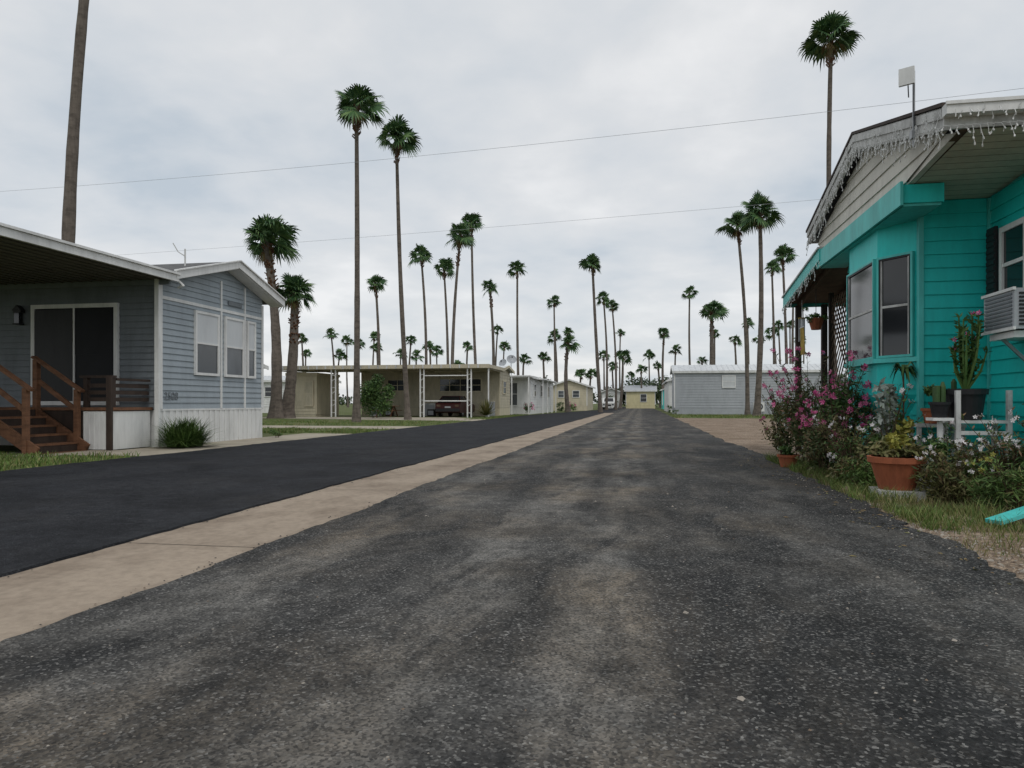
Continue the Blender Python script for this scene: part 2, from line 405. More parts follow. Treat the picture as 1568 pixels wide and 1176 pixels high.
for i,(bl,tl,D,h,rc,tk,n,bo) in enumerate(P):
    near=D<60
    palm(site(bl,D),site(tl,D),h,rc,tk,n,15 if near else 10,seed=100+i,skirt=8 if near else 4,boots=bo)
far=[(-39,132,13),(-42,145,11),(-31,122,12.7),(-30,124,9.3),(-35,151,14.2),(-26,121,11),(-30,155,15.3),(-23,121,10.4),(-20,128,9.9),
(-19,134,12.7),(-17,126,9.3),(-15,130,11.2),(-14,132,10.5),(-8,128,11.2),(-3,148,16.1),(-1.6,145,12.5),(2.3,140,9.7),(5.5,126,9.2),(7.6,126,12.8),(12,155,16.4),
(16.4,127,9.3),(18,128,7.6),(19,122,9),(25,149,6.7),(25,130,9.7),(28.5,139,8.2),(34,148,12),(36,135,9),(41,144,14.8),(45,129,12.4),
(44,120,12.9),(52,139,16.1),(49,124,19.4),(57,146,17),(58,142,20),(56,138,13.2),(-10,130,7.7),(12,124,6),(14,126,6.1),(22.5,124,6.8)]
for i,(X,D,h) in enumerate(far):
    random.seed(900+i)
    palm(site(X+U(-.5,.5),D),site(X,D),h,U(1.25,1.75),U(.17,.27),18,8,seed=300+i,skirt=3,boots=1)

# ---------------------------------------------------------------- foliage helpers
def leafcloud(b,c,r,n,l,m,lumps=9,w=.35,lumpr=.42,flat=.0):
    L=[]
    for _ in range(lumps):
        while True:
            p=Vector((U(-1,1),U(-1,1),U(-1,1)))
            if p.length<1: break
        L.append((Vector((p.x*r[0]*.75,p.y*r[1]*.75,p.z*r[2]*.75)),U(.6,1.2)))
    for _ in range(n):
        q,s=random.choice(L); d=Vector((random.gauss(0,1),random.gauss(0,1),random.gauss(0,1))); d.normalize()
        d*=lumpr*s*(R()**.45)
        p=Vector(c)+q+Vector((d.x*r[0],d.y*r[1],d.z*r[2]))
        if p.z<.02: p.z=U(.02,.1)
        u=Vector((U(-1,1),U(-1,1),U(-.6,1))).normalized(); v=u.cross(Vector((U(-1,1),U(-1,1),U(-1,1)))).normalized()
        ll=l*U(.6,1.3)
        b.face([p-u*ll*.5,p+v*ll*w*.5,p+u*ll*.5,p-v*ll*w*.5],m)
def flower(b,c,fs,fm):
    ax=Vector((U(-1,1),U(-1,.2),U(-.2,1))).normalized(); t1=ax.orthogonal().normalized(); t2=ax.cross(t1)
    for p in range(5):
        an=p*1.2566; dd=t1*math.cos(an)+t2*math.sin(an); sd=ax.cross(dd)
        b.face([c,c+dd*fs*.6+sd*fs*.3,c+dd*fs+ax*fs*.2,c+dd*fs*.6-sd*fs*.3],fm)
def stems(b,c,r,h,n,m=None,th=.006):
    for _ in range(n):
        a=U(0,6.28); q=U(.2,1)
        p0=Vector((c[0]+math.cos(a)*.15*r,c[1]+math.sin(a)*.15*r,0)); p1=Vector((c[0]+math.cos(a)*q*r,c[1]+math.sin(a)*q*r,h*U(.7,1.05)))
        pm=p0.lerp(p1,.5)+Vector((0,0,h*.12)); b.tube([p0,pm,p1],[th,th*.8,th*.4],4,m or mt_stem,False)
def wands(b,x,y,r,h,n,m,l=.06,fm=None,fs=.02):
    for _ in range(n):
        a=U(0,6.28); q=U(.3,1.25)*r; L=h*U(.85,1.25)
        p0=Vector((x,y,h*.2)); p2=Vector((x+math.cos(a)*q,y+math.sin(a)*q,L)); p1=p0.lerp(p2,.55)+Vector((0,0,h*.12))
        b.tube([p0,p1,p2],[.005,.004,.002],4,mt_stem,False)
        for t in range(16):
            s=U(.35,1); pt=p0.lerp(p1,s*2) if s<.5 else p1.lerp(p2,s*2-1)
            u=Vector((U(-1,1),U(-1,1),U(-.2,1))).normalized(); v=u.cross(Vector((U(-1,1),U(-1,1),1))).normalized(); ll=l*U(.6,1.2)
            b.face([pt,pt+u*ll*.5+v*ll*.14,pt+u*ll,pt+u*ll*.5-v*ll*.14],m)
        if fm and R()<.6:
            for _ in range(3): flower(b,p2+Vector((U(-1,1),U(-1,1),U(-1,.3)))*.03,fs,fm)
def bush(name,x,y,r,h,n,l,m,lumps=9,st=10,flowers=0,fm=None,fs=.03,w=.35,ry=None,wn=0,m2=None):
    b=Bd(); leafcloud(b,(x,y,h*.48),(r,ry or r,h*.50),n,l,m,lumps,w); stems(b,(x,y),r*.8,h*.9,st)
    if m2: leafcloud(b,(x,y,h*.5),(r*1.05,(ry or r)*1.05,h*.5),n//4,l,m2,lumps,w)
    if wn: wands(b,x,y,r,h,wn,m,l*.9,fm,fs)
    for _ in range(flowers):
        a=U(0,6.28); q=R()**.5*r*1.0; z=h*U(.5,1.05)*(1-.25*(q/r)**2); c=Vector((x+math.cos(a)*q,y+math.sin(a)*q,z))
        for _ in range(random.choice((2,3,5))): flower(b,c+Vector((U(-1,1),U(-1,1),U(-1,1)))*fs*.9,fs,fm)
    return b.obj(name)
def distant(name,pts,n,l,m=mt_far):
    b=Bd()
    for (X,D,w,h) in pts:
        x,y=site(X,D); leafcloud(b,(x,y,h*.5),(w,w*.7,h*.5),n,l,m,10,.6,.5)
    return b.obj(name)
random.seed(77)
rows=[]
for i in range(60):
    rows.append((-190+i*7+U(-2,2),U(170,215),U(4,7),U(3,5.5)))
distant('distant_trees',rows,240,.9)
distant('distant_trees',[(24,128,5,7),(21,130,4,6.2),(28,131,4.5,6),(18.5,133,3,5)],1400,.45)
distant('distant_trees',[(9.5,108,2.4,4.5),(12,115,2,3.6),(4.2,104,2,5),(-26,88,4,4.5)],700,.35)

# ---------------------------------------------------------------- windows
def window(b,axis,c,sgn,a0,a1,z0,z1,fm,gm,fr=.05,mull=0,rail=True,upper=None,dep=.05):
    def bx(A0,A1,d0,d1,Z0,Z1,m):
        lo,hi=sorted((c+sgn*d0,c+sgn*d1))
        if axis=='x': b.box(lo,hi,A0,A1,Z0,Z1,m)
        else: b.box(A0,A1,lo,hi,Z0,Z1,m)
    bx(a0,a0+fr,.0,dep,z0,z1,fm); bx(a1-fr,a1,.0,dep,z0,z1,fm)
    bx(a0+fr,a1-fr,0,dep-.002,z1-fr,z1,fm); bx(a0+fr,a1-fr,0,dep-.002,z0,z0+fr,fm)
    zm=(z0+z1)/2
    if rail: bx(a0+fr,a1-fr,.0,dep-.008,zm-.02,zm+.02,fm)
    for i in range(mull):
        am=a0+(a1-a0)*(i+1)/(mull+1); bx(am-.02,am+.02,.0,dep-.005,z0+fr,z1-fr,fm)
    bx(a0+fr*.9,a1-fr*.9,.001,dep-.028,z0+fr*.9,zm,gm); bx(a0+fr*.9,a1-fr*.9,.001,dep-.022,zm,z1-fr*.9,upper or gm)

# ================================================================ TEAL HOUSE
T=empty('teal_house')
b=Bd(); X1=14.5
b.box(3.215,X1,9.015,11.885,.02,3.35,mt_teald); b.box(3.935,X1-.02,7.415,9.014,.02,3.35,mt_teald)
b.siding('x',3.2,-1,9.0,11.9,.5,3.14,.155,mt_teal,.024)
b.siding('y',9.0,-1,3.2,3.92,.5,3.3,.155,mt_teal,.024)
b.siding('x',3.92,-1,7.4,9.0,.5,3.3,.155,mt_teal,.024)
b.siding('y',7.4,-1,3.92,X1,.5,3.4,.155,mt_teal,.024)
b.siding('y',11.9,1,3.2,X1,.5,3.2,.155,mt_teal,.024)
poly=[(3.2,9.06),(2.88,9.5),(2.88,10.7),(3.2,11.12)]
b.prism(poly,'z',1.05,3.12,mt_teal)
b.face([(3.2,9.06,1.05),(2.88,9.5,1.05),(3.16,9.55,.55),(3.2,9.2,.55)],mt_teal)
b.face([(2.88,9.5,1.05),(2.88,10.7,1.05),(3.16,10.65,.55),(3.16,9.55,.55)],mt_teal)
b.face([(2.88,10.7,1.05),(3.2,11.12,1.05),(3.2,11.0,.55),(3.16,10.65,.55)],mt_teal)
b.box(3.165,3.215,8.955,9.03,.45,3.13,mt_teald); b.box(3.885,3.935,8.93,8.975,.5,3.28,mt_teald)
b.obj('walls',T)
b=Bd()
b.box(2.80,3.22,8.40,12.1,3.13,3.33,mt_teal)
b.box(2.77,2.80,8.37,12.13,3.10,3.36,mt_teald)
b.box(2.82,3.2,8.43,12.08,3.10,3.129,mt_teald)
b.obj('gable_beam',T)
b=Bd()
yN,yP,yF=7.1,9.9,12.5; zN,zP,zF=3.65,4.44,3.79; th=.2
def under(y): 
    return (zN+(zP-zN)*(y-yN)/(yP-yN) if y<yP else zP+(zF-zP)*(y-yP)/(yF-yP))-th
def yl(z):
    lo=yN+(z+th-zN)/(zP-zN)*(yP-yN); hi=yP+(z+th-zP)/(zF-zP)*(yF-yP)
    if z<zN-th: lo=8.4-(z-3.36)/(zN-th-3.36)*1.2
    if z<zF-th: hi=12.1+(z-3.36)/(zF-th-3.36)*.35
    return lo,min(hi,12.45)
b.siding('x',2.86,-1,0,0,3.36,zP-th-.01,.17,mt_gable,.022,ext=yl)
b.prism([(7.2,3.45),(8.4,3.34),(12.1,3.34),(12.4,3.58),(9.9,4.23)],'x',2.865,2.93,mt_gable)
b.obj('gable_siding',T)
b=Bd()
for i in range(12):
    ya=7.12+i*.158; yb=ya+.15
    za=3.44-(ya-7.12)*.075; zb=3.44-(yb-7.12)*.075
    b.face([(2.94,ya,za),(X1,ya,za),(X1,yb,zb),(2.94,yb,zb)],mt_soffit)
b.face([(2.87,7.12,3.452),(X1,7.12,3.452),(X1,9.05,3.312),(2.87,9.05,3.312)],mt_brown)
b.obj('soffit',T)
b=Bd()
xa,xb=2.72,X1+.4
def slab(y0,z0,y1,z1,t,m,x0=xa,x1=xb): b.prism([(y0,z0-t),(y1,z1-t),(y1,z1),(y0,z0)],'x',x0,x1,m)
slab(yN+.02,zN-.02,yP,zP-.02,.06,mt_shingle,xa+.05); slab(yP,zP-.02,yF,zF-.02,.06,mt_shingle,xa+.05)
b.obj('roof',T)
b=Bd()
b.prism([(yN,zN-.21),(yP,zP-.21),(yP,zP),(yN,zN)],'x',xa,xa+.045,mt_whiteold)
b.prism([(yP+.002,zP-.21),(yF,zF-.21),(yF,zF),(yP+.002,zP)],'x',xa,xa+.045,mt_whiteold)
b.prism([(yN+.02,zN-.10),(yP,zP-.10),(yP,zP-.01),(yN+.02,zN-.01)],'x',xa-.018,xa-.002,mt_whiteold)
b.prism([(yP+.002,zP-.10),(yF,zF-.10),(yF,zF-.01),(yP+.002,zP-.01)],'x',xa-.018,xa-.002,mt_whiteold)
b.prism([(yN-.03,zN+.0),(yP,zP+.0),(yP,zP+.035),(yN-.03,zN+.035)],'x',xa-.03,xa+.10,mt_wooddk)
b.prism([(yP+.002,zP+.0),(yF+.03,zF-.01),(yF+.03,zF+.025),(yP+.002,zP+.035)],'x',xa-.03,xa+.10,mt_wooddk)
b.box(xa+.046,xb,yN-.0,yN+.03,zN-.20,zN-.005,mt_whiteold)
b.box(xa-.02,xb,yN-.11,yN-.003,zN-.10,zN+.0,mt_white)
b.box(xa-.03,xb,yN-.125,yN-.111,zN-.02,zN+.01,mt_white)
b.box(xa+.0,xb,yF-.03,yF,zF-.2,zF-.01,mt_whiteold)
b.obj('fascia',T)
b=Bd()
def slantwin(p,q,z0,z1,mull=0):
    p=Vector((p[0],p[1],0));q=Vector((q[0],q[1],0));d=(q-p).normalized();nrm=Vector((d.y,-d.x,0)) 
    if nrm.x>0: nrm=-nrm
    def bar(a0,a1,Z0,Z1,o0,o1,m):
        A=p+d*a0;Bq=p+d*a1
        pts=[(A+nrm*o0),(Bq+nrm*o0),(Bq+nrm*o1),(A+nrm*o1)]
        b.prism([(v.x,v.y) for v in pts],'z',Z0,Z1,m)
    Lw=(q-p).length; f=.028
    bar(0,f,z0,z1,0,.045,mt_teald);bar(Lw-f,Lw,z0,z1,0,.045,mt_teald);bar(f,Lw-f,z1-f,z1,0,.043,mt_teald);bar(f,Lw-f,z0,z0+f,0,.043,mt_teald)
    g=f+.022
    bar(f,g,z0+f,z1-f,0,.04,mt_black);bar(Lw-g,Lw-f,z0+f,z1-f,0,.04,mt_black);bar(g,Lw-g,z1-g,z1-f,0,.038,mt_black)
    zm=(z0+z1)/2
    bar(g,Lw-g,zm-.014,zm+.014,0,.034,mt_whiteold)
    bar(g,g+.015,z0+f,z1-g,0,.036,mt_whiteold);bar(Lw-g-.015,Lw-g,z0+f,z1-g,0,.036,mt_whiteold)
    bar(g,Lw-g,z0+f,z1-g,.002,.02,mt_glass)
slantwin((3.17,9.10),(2.892,9.482),1.50,2.74)
slantwin((2.88,9.52),(2.88,10.68),1.50,2.74)
b.prism([(3.2,9.0),(2.82,9.48),(2.82,10.74),(3.2,11.2),],'z',1.44,1.495,mt_teald)
window(b,'x',3.90,-1,7.6,8.62,2.02,2.86,mt_white,mt_glass,.06,1,True)
b.box(3.83,3.86,8.66,8.86,1.92,2.9,mt_black); 
for i in range(14): b.box(3.82,3.83,8.67,8.85,1.95+i*.067,1.99+i*.067,mt_black)
b.obj('windows',T)
b=Bd(); 
for i in range(22): b.box(3.14+.0,3.17,9.0+i*.132,9.0+i*.132+.12,.0,.5,mt_teald)
b.obj('skirting',T)
b=Bd()
b.prism([(11.95,3.26),(14.75,2.90),(14.75,2.96),(11.95,3.34)],'x',2.80,9,mt_brown)
b.prism([(11.90,3.20),(14.8,2.82),(14.8,3.02),(11.90,3.38)],'x',2.755,2.795,mt_teald)
b.prism([(11.90,3.381),(14.83,3.021),(14.83,3.05),(11.90,3.41)],'x',2.73,9,mt_whiteold)
b.box(2.80,9,14.76,14.80,2.83,3.02,mt_teald)
for i in range(7): b.prism([(11.95,3.16),(14.7,2.80),(14.7,2.895),(11.95,3.255)],'x',3.0+i*.6,3.05+i*.6,mt_brown)
for (px,py) in ((3.0,14.6),(3.45,14.5),(4.6,14.6)): b.box(px-.05,px+.05,py-.05,py+.05,0,2.84,mt_wooddk)
b.box(3.36,3.44,12.0,12.08,0,3.2,mt_wooddk);b.box(3.36,3.44,13.75,13.83,0,2.95,mt_wooddk)
for i in range(22):
    z=.8+i*.16
    for s_ in (1,-1):
        p=(3.40,12.08 if s_>0 else 13.75,z); dz=1.67
        y1=13.75 if s_>0 else 12.08
        if z>2.85: break
        t=min(1,(2.85-z)/dz)
        b.beam(p,(3.40+.01*s_,p[1]+(y1-p[1])*t,z+dz*t),.012,.03,mt_brown)
b.obj('porch',T)
A=empty('roof_antenna'); b=Bd()
b.tube([(2.69,7.75,3.52),(2.69,7.75,4.28)],[.013,.013],8,mt_metal)
b.box(2.66,2.715,7.72,7.78,3.60,3.68,mt_metal)
b.tube([(2.69,7.75,4.22),(2.62,7.70,4.22)],[.01,.01],6,mt_metal)
b.obj('mast',A)
b=Bd(); b.prism([(2.535,7.71),(2.655,7.64),(2.67,7.665),(2.55,7.735)],'z',4.12,4.29,mt_white)
b.tube([(2.62,7.70,4.12),(2.625,7.70,4.0)],[.006]*2,5,mt_black)
b.tube([(2.69,7.735,4.2),(2.68,7.73,3.9),(2.69,7.735,3.6)],[.004]*3,5,mt_black)
b.obj('panel',A)
AC=empty('window_air_conditioner'); b=Bd()
b.box(3.60,3.92,7.75,8.38,1.68,2.08,mt_lightgray)
for i in range(9): b.box(3.588,3.602,7.79,8.34,1.715+i*.038,1.735+i*.038,mt_graydark)
for i in range(9): b.box(3.64,3.9,8.38,8.39,1.715+i*.038,1.735+i*.038,mt_black)
for i in range(9): b.box(3.64,3.9,7.74,7.749,1.715+i*.038,1.735+i*.038,mt_black)
b.box(3.58,3.605,7.73,8.40,2.06,2.09,mt_white); b.box(3.58,3.605,7.73,8.40,1.67,1.70,mt_white)
b.box(3.62,3.9,7.8,8.3,1.60,1.665,mt_white); b.beam((3.64,8.1,1.62),(3.9,8.1,1.35),.03,.03,mt_metal)
b.obj('casing',AC)
random.seed(5); b=Bd()
def strand(p,L):
    pts=[Vector(p)]; n=max(2,int(L/.05))
    for i in range(n): pts.append(pts[-1]+Vector((U(-.018,.018),U(-.025,.025),-L/n)))
    for i in range(n): b.beam(pts[i],pts[i+1],.0045,.0045,mt_bulb)
    for q in pts[1:]:
        if R()<.75: b.beam(q,q+Vector((U(-.012,.012),U(-.015,.015),-.02)),.011,.011,mt_bulb)
y=7.1
while y<12.5:
    z=under(y)+.02; strand((2.70,y,z),abs(random.gauss(.09,.09))+.03)
    z2=under(min(12.5,y+.05))+.02; b.beam((2.70,y,z+U(-.01,.01)),(2.70,y+.05,z2-.01),.005,.005,mt_bulb); y+=.05
x=2.7
while x<9:
    strand((x,7.06,3.45+U(-.01,.02)),abs(random.gauss(.05,.08))+.03); b.beam((x,7.06,3.47),(x+.06,7.06,3.46),.005,.005,mt_bulb); x+=.06
    if x<4.5: strand((x,6.97,3.57+U(-.03,.05)),U(.02,.08))
y=11.9
while y<14.8:
    strand((2.74,y,3.2-(y-11.9)*.131),abs(random.gauss(.07,.06))+.02); y+=.06
for _ in range(90):
    y=7.15+R()**1.5*4.8; strand((2.69,y,under(y)+U(0,.18)),U(.04,.2))
b.obj('icicle_string_lights',T)
H=empty('hanging_basket'); b=Bd()
b.tube([(3.05,13.4,3.05),(3.05,13.4,2.45)],[.006,.006],5,mt_black); b.tube([(3.05,13.4,2.25),(3.05,13.4,2.45)],[.08,.14],10,mt_terra)
leafcloud(b,(3.05,13.4,2.46),(.2,.2,.14),260,.07,mt_bush,6); b.obj('basket',H)
b=Bd()
for i in range(6):
    a=i/6*6.28; b.tube([(3.0+math.cos(a)*.05,14.3+math.sin(a)*.05,2.55),(3.0+math.cos(a)*.05,14.3+math.sin(a)*.05,2.2-.03*i)],[.01,.01],5,mt_metal)
b.tube([(3.0,14.3,2.85),(3.0,14.3,2.56)],[.003,.003],4,mt_black); b.tube([(3.0,14.3,2.55),(3.0,14.3,2.57)],[.07,.07],10,mt_cloth)
b.obj('wind_chime')
b=Bd()
for i in range(8):
    y0=13.9+i*.04
    b.face([(2.95+.02*math.sin(i),y0,2.35),(2.95+.02*math.sin(i+1),y0+.04,2.35),(2.96+.03*math.sin(i+1.5),y0+.04,1.85),(2.96+.03*math.sin(i+.5),y0,1.85)],mt_cloth)
b.tube([(2.95,13.88,2.36),(2.95,14.24,2.36)],[.008,.008],5,mt_white); b.tube([(2.95,14.05,2.36),(2.95,14.05,2.87)],[.003,.003],4,mt_white)
b.obj('garden_flag')
b=Bd(); x,y=2.75,14.9
for dx_,dy_ in ((0,0),(.45,0),(0,.45),(.45,.45)): b.box(x+dx_,x+dx_+.04,y+dy_,y+dy_+.04,0,.95 if dy_ else .43,mt_white)
b.box(x,x+.49,y,y+.49,.431,.46,mt_white); 
for i in range(5): b.box(x+.05+i*.085,x+.09+i*.085,y+.46,y+.48,.46,.93,mt_white)
b.box(x+.041,x+.449,y+.455,y+.485,.93,.97,mt_white)
b.obj('garden_chair')

# ---------------- flower bed
random.seed(21)
bush('flowering_bush',2.48,11.3,.58,1.45,2600,.085,mt_redbush,14,16,34,mt_pink,.04,.28,wn=22)
bush('flowering_bush',2.60,10.1,.52,1.38,2300,.085,mt_bush,12,16,30,mt_pink,.042,.28,wn=22,m2=mt_redbush)
bush('flowering_bush',2.32,12.2,.46,1.1,1500,.08,mt_olive,10,12,14,mt_pink,.038,.28,wn=16)
bush('garden_plant',2.30,9.7,.42,.80,1800,.06,mt_redbush,10,12,10,mt_pink,.03,wn=20,m2=mt_olive)
bush('garden_plant',2.42,8.9,.42,.66,1900,.06,mt_olive,10,12,6,mt_wflower,.025,wn=22,m2=mt_bush)
bush('garden_plant',2.85,8.95,.36,.95,1500,.07,mt_shrub,10,10,3,mt_wflower,.03,wn=14,m2=mt_redbush)
bush('silver_leaf_plant',2.86,9.05,.20,1.25,420,.13,mt_silver,6,8,w=.4)
bush('yellow_flower_plant',2.80,8.6,.20,.92,500,.08,mt_ylw,6,8,w=.6)
bush('garden_plant',3.08,8.05,.36,.62,1500,.07,mt_bush,12,14,5,mt_wflower,.025,.25,wn=16,m2=mt_olive)
bush('garden_plant',2.88,7.35,.36,.48,1900,.07,mt_olive,14,16,3,mt_wflower,.022,w=.2,wn=16,m2=mt_redbush)
bush('garden_plant',3.38,7.3,.5,.66,2200,.08,mt_redbush,14,16,2,mt_wflower,.025,w=.22,wn=22,m2=mt_bush)
bush('garden_plant',3.15,6.75,.4,.42,1500,.07,mt_shrub,12,12,3,mt_ylw,.025,w=.2,wn=16,m2=mt_olive)
bush('garden_plant',2.35,8.35,.26,.34,1000,.06,mt_shrub,10,12,w=.2,wn=12,m2=mt_dead)
bush('garden_plant',2.72,8.2,.24,.50,800,.07,mt_bush,8,8,w=.25,wn=8)
bush('garden_plant',3.72,7.15,.34,.85,1000,.08,mt_redbush,9,12,3,mt_wflower,.025,w=.3,wn=14)
bush('garden_plant',3.05,9.8,.3,1.0,1000,.08,mt_bush,9,9,w=.3,wn=14)
def pot(name,x,y,z,r0,r1,h,m,rim=True):
    e=empty(name); b=Bd()
    b.tube([(x,y,z),(x,y,z+h*.82),(x,y,z+h*.82),(x,y,z+h),(x,y,z+h),(x,y,z+h*.9)],[r0,r1*.93,r1*1.04,r1*1.06,r1*.92,r1*.9],20,m,True)
    b.obj('pot',e); return e
b=Bd(); b.box(2.28,2.68,7.4,7.8,0,.10,mt_whiteold); b.obj('paver_block')
e=pot('terracotta_pot',2.48,7.6,.102,.16,.25,.32,mt_terra)
b=Bd(); leafcloud(b,(2.48,7.6,.50),(.24,.24,.14),480,.08,mt_olive,7,.4); leafcloud(b,(2.48,7.6,.56),(.18,.18,.12),160,.07,mt_ylw,5,.4); b.obj('foliage',e)
e=pot('terracotta_pot',2.10,10.9,.0,.10,.15,.2,mt_terra)
b=Bd(); leafcloud(b,(2.10,10.9,.26),(.15,.15,.1),160,.08,mt_bush,5); b.obj('foliage',e)
e=pot('terracotta_pot',3.25,8.75,.72,.09,.13,.17,mt_terra)
b=Bd(); leafcloud(b,(3.25,8.75,1.02),(.12,.12,.16),220,.08,mt_bush,5); b.obj('foliage',e)
e=pot('terracotta_pot',3.44,8.72,.717,.07,.10,.14,mt_terra)
b=Bd()
for (dx_,h_) in ((0,.38),(.045,.22),(-.05,.27)):
    n=10; b.tube([(3.44+dx_,8.72,.84),(3.44+dx_,8.72,.84+h_*.9),(3.44+dx_,8.72,.84+h_)],[.026,.03,.01],n,mt_cactus)
b.obj('cactus',e)
e=pot('white_pot',2.78,7.75,.0,.08,.12,.20,mt_whiteold)
b=Bd(); leafcloud(b,(2.78,7.75,.28),(.13,.13,.12),220,.06,mt_silver,5); b.obj('foliage',e)
b=Bd(); b.box(3.02,3.52,8.60,8.90,.68,.715,mt_whiteold)
for (x,y) in ((3.05,8.63),(3.49,8.63),(3.05,8.87),(3.49,8.87)): b.box(x-.02,x+.02,y-.02,y+.02,0,.68,mt_whiteold)
b.obj('plant_shelf')
S=empty('plant_stand'); b=Bd()
b.box(3.2,3.72,8.05,8.4,.74,.77,mt_whiteold)
for (x,y) in ((3.22,8.07),(3.70,8.07),(3.22,8.38),(3.70,8.38)): b.box(x-.022,x+.022,y-.022,y+.022,0,1.08 if y<8.1 else .74,mt_whiteold)
b.box(3.242,3.678,8.055,8.085,.35,.40,mt_whiteold); b.box(3.242,3.678,8.055,8.085,.62,.66,mt_whiteold)
b.obj('frame',S)
e=pot('black_planter',3.36,8.24,.775,.15,.20,.32,mt_black)
b=Bd(); random.seed(9)
for i in range(14):
    a=U(0,6.28); q=U(.05,.2); p0=Vector((3.36,8.24,1.06)); p1=p0+Vector((math.cos(a)*q,math.sin(a)*q,U(.4,.85)))
    pm=p0.lerp(p1,.5)+Vector((math.cos(a)*.04,math.sin(a)*.04,0)); b.tube([p0,pm,p1],[.016,.012,.007],5,mt_bush)
    for t in range(40):
        q=p0.lerp(p1,U(.25,1)); u=Vector((U(-1,1),U(-1,1),U(0,1))).normalized(); v=u.cross(Vector((U(-1,1),U(-1,1),1))).normalized()
        b.face([q,q+u*.035+v*.014,q+u*.075,q+u*.035-v*.014],mt_bush)
    if i%2==0:
        for t in range(2): flower(b,p1+Vector((U(-1,1),U(-1,1),U(0,1)))*.02,.03,mt_pink)
b.obj('foliage',e)
e=pot('black_planter',3.08,8.15,.80,.07,.10,.16,mt_black); b=Bd()
for i in range(4):
    x=3.08+U(-.05,.05); y=8.15+U(-.05,.05); b.tube([(x,y,.9),(x,y,1.08+U(0,.06)),(x,y,1.12+U(0,.06))],[.028,.03,.012],8,mt_cactus)
b.obj('cactus',e)
b=Bd(); b.box(2.98,3.18,8.05,8.25,.765,.795,mt_white); b.box(3.06,3.10,8.13,8.17,0,.765,mt_white); b.obj('plant_pedestal')
b=Bd(); random.seed(12)
cx,cy=3.02,9.02
for i in range(30):
    a=U(0,6.28); d=Vector((math.cos(a),math.sin(a),0)); s_=Vector((-d.y,d.x,0)); c=Vector((cx,cy,1.30)); w=.018
    L=U(.12,.22); p1=c+d*L*.5+Vector((0,0,U(.04,.14))); p2=c+d*L+Vector((0,0,U(-.15,0))) 
    b.face([c-s_*w,c+s_*w,p1+s_*w,p1-s_*w],mt_bush); b.face([p1-s_*w,p1+s_*w,p2],mt_bush)
b.tube([(cx,cy,0),(cx,cy,1.30)],[.012,.01],6,mt_stem); b.obj('spiky_plant')
b=Bd(); b.beam((2.62,5.95,.05),(3.55,6.55,.22),.13,.03,mt_teald); b.obj('painted_plank')
b=Bd()
random.seed(31)
for i in range(11):
    y=7.0+i*.5+U(-.1,.1)
    if R()<.45: continue
    c=Vector((2.15+U(-.03,.05),y,.0)); rr=U(.05,.08)
    b.tube([c,c+Vector((0,0,rr*.6)),c+Vector((.01,0,rr*.95))],[rr*1.2,rr,rr*.45],7,mt_stone2)
b.obj('edging_stones')

# ================================================================ GRAY HOUSE (left)
G=empty('gray_mobile_home'); gx=-10.2; b=Bd()
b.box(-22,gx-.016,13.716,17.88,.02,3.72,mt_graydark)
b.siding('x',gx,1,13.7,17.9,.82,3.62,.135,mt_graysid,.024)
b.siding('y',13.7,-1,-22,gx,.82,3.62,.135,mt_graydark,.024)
gN,gP,gF=13.75,16.15,18.4; gzN,gzP,gzF=3.78,4.46,3.80
def gext(z):
    lo=gN+(z+.17-gzN)/(gzP-gzN)*(gP-gN); hi=gP+(z+.17-gzP)/(gzF-gzP)*(gF-gP)
    return max(lo,13.7),min(hi,17.9)
b.siding('x',gx,1,13.7,17.9,3.62,gzP-.18,.135,mt_graysid,.024,ext=gext)
b.prism([(13.72,3.62),(17.88,3.62),(17.88,3.72),(16.15,4.28),(13.72,3.62+.0)],'x',-10.6,gx-.003,mt_graysid)
b.obj('walls',G)
b=Bd(); random.seed(3)
n=40
for i in range(n):
    y=13.7+i*4.2/n; b.box(gx-.01,gx+.012+(.012 if i%2 else 0),y,y+4.2/n-.008,0,.78,mt_white)
b.box(gx-.02,gx+.03,13.68,17.92,.78,.82,mt_white)
b.box(-22,gx-.02,13.70,13.712,0,.80,mt_white)
b.obj('skirting',G)
b=Bd()
for (ya,yb) in ((13.66,13.76),(15.93,15.99),(16.99,17.045),(17.85,17.93)): b.box(gx-.01,gx+.042,ya,yb,.82,3.60 if ya<14 or ya>17.5 else 3.95,mt_white)
b.box(gx-.005,gx+.034,13.76,17.85,3.20,3.27,mt_white)
b.box(gx-.04,gx+.06,13.60,13.659,.0,3.6,mt_white); 
b.obj('trim',G)
b=Bd()
for (ya,yb) in ((14.88,15.83),(16.08,16.93),(17.09,17.5)): window(b,'x',gx+.012,1,ya,yb,1.6,3.1,mt_white,mt_glassl,.06,0,True,mt_blind,.06)
b.box(gx+.02,gx+.05,16.25,16.85,3.40,3.50,mt_graydark)
b.obj('windows',G)
b=Bd()
x0,x1=-22.3,-9.80
def gs(y0,z0,y1,z1,t,m,a,c): b.prism([(y0,z0-t),(y1,z1-t),(y1,z1),(y0,z0)],'x',a,c,m)
gs(gN,gzN,gP,gzP,.1,mt_shingle,x0,x1-.03); gs(gP,gzP,gF,gzF,.1,mt_shingle,x0,x1-.03)
b.tube([(-10.7,15.3,4.15),(-10.7,15.3,4.62)],[.02,.02],8,mt_whiteold)
b.tube([(-10.7,15.3,4.45),(-10.85,15.25,4.55),(-10.95,15.2,4.75)],[.012,.012,.012],6,mt_whiteold)
b.obj('roof',G)
b=Bd()
gs(gN-.02,gzN,gP,gzP,.17,mt_white,x1-.03,x1+.01); gs(gP+.002,gzP,gF+.02,gzF,.17,mt_white,x1-.03,x1+.01)
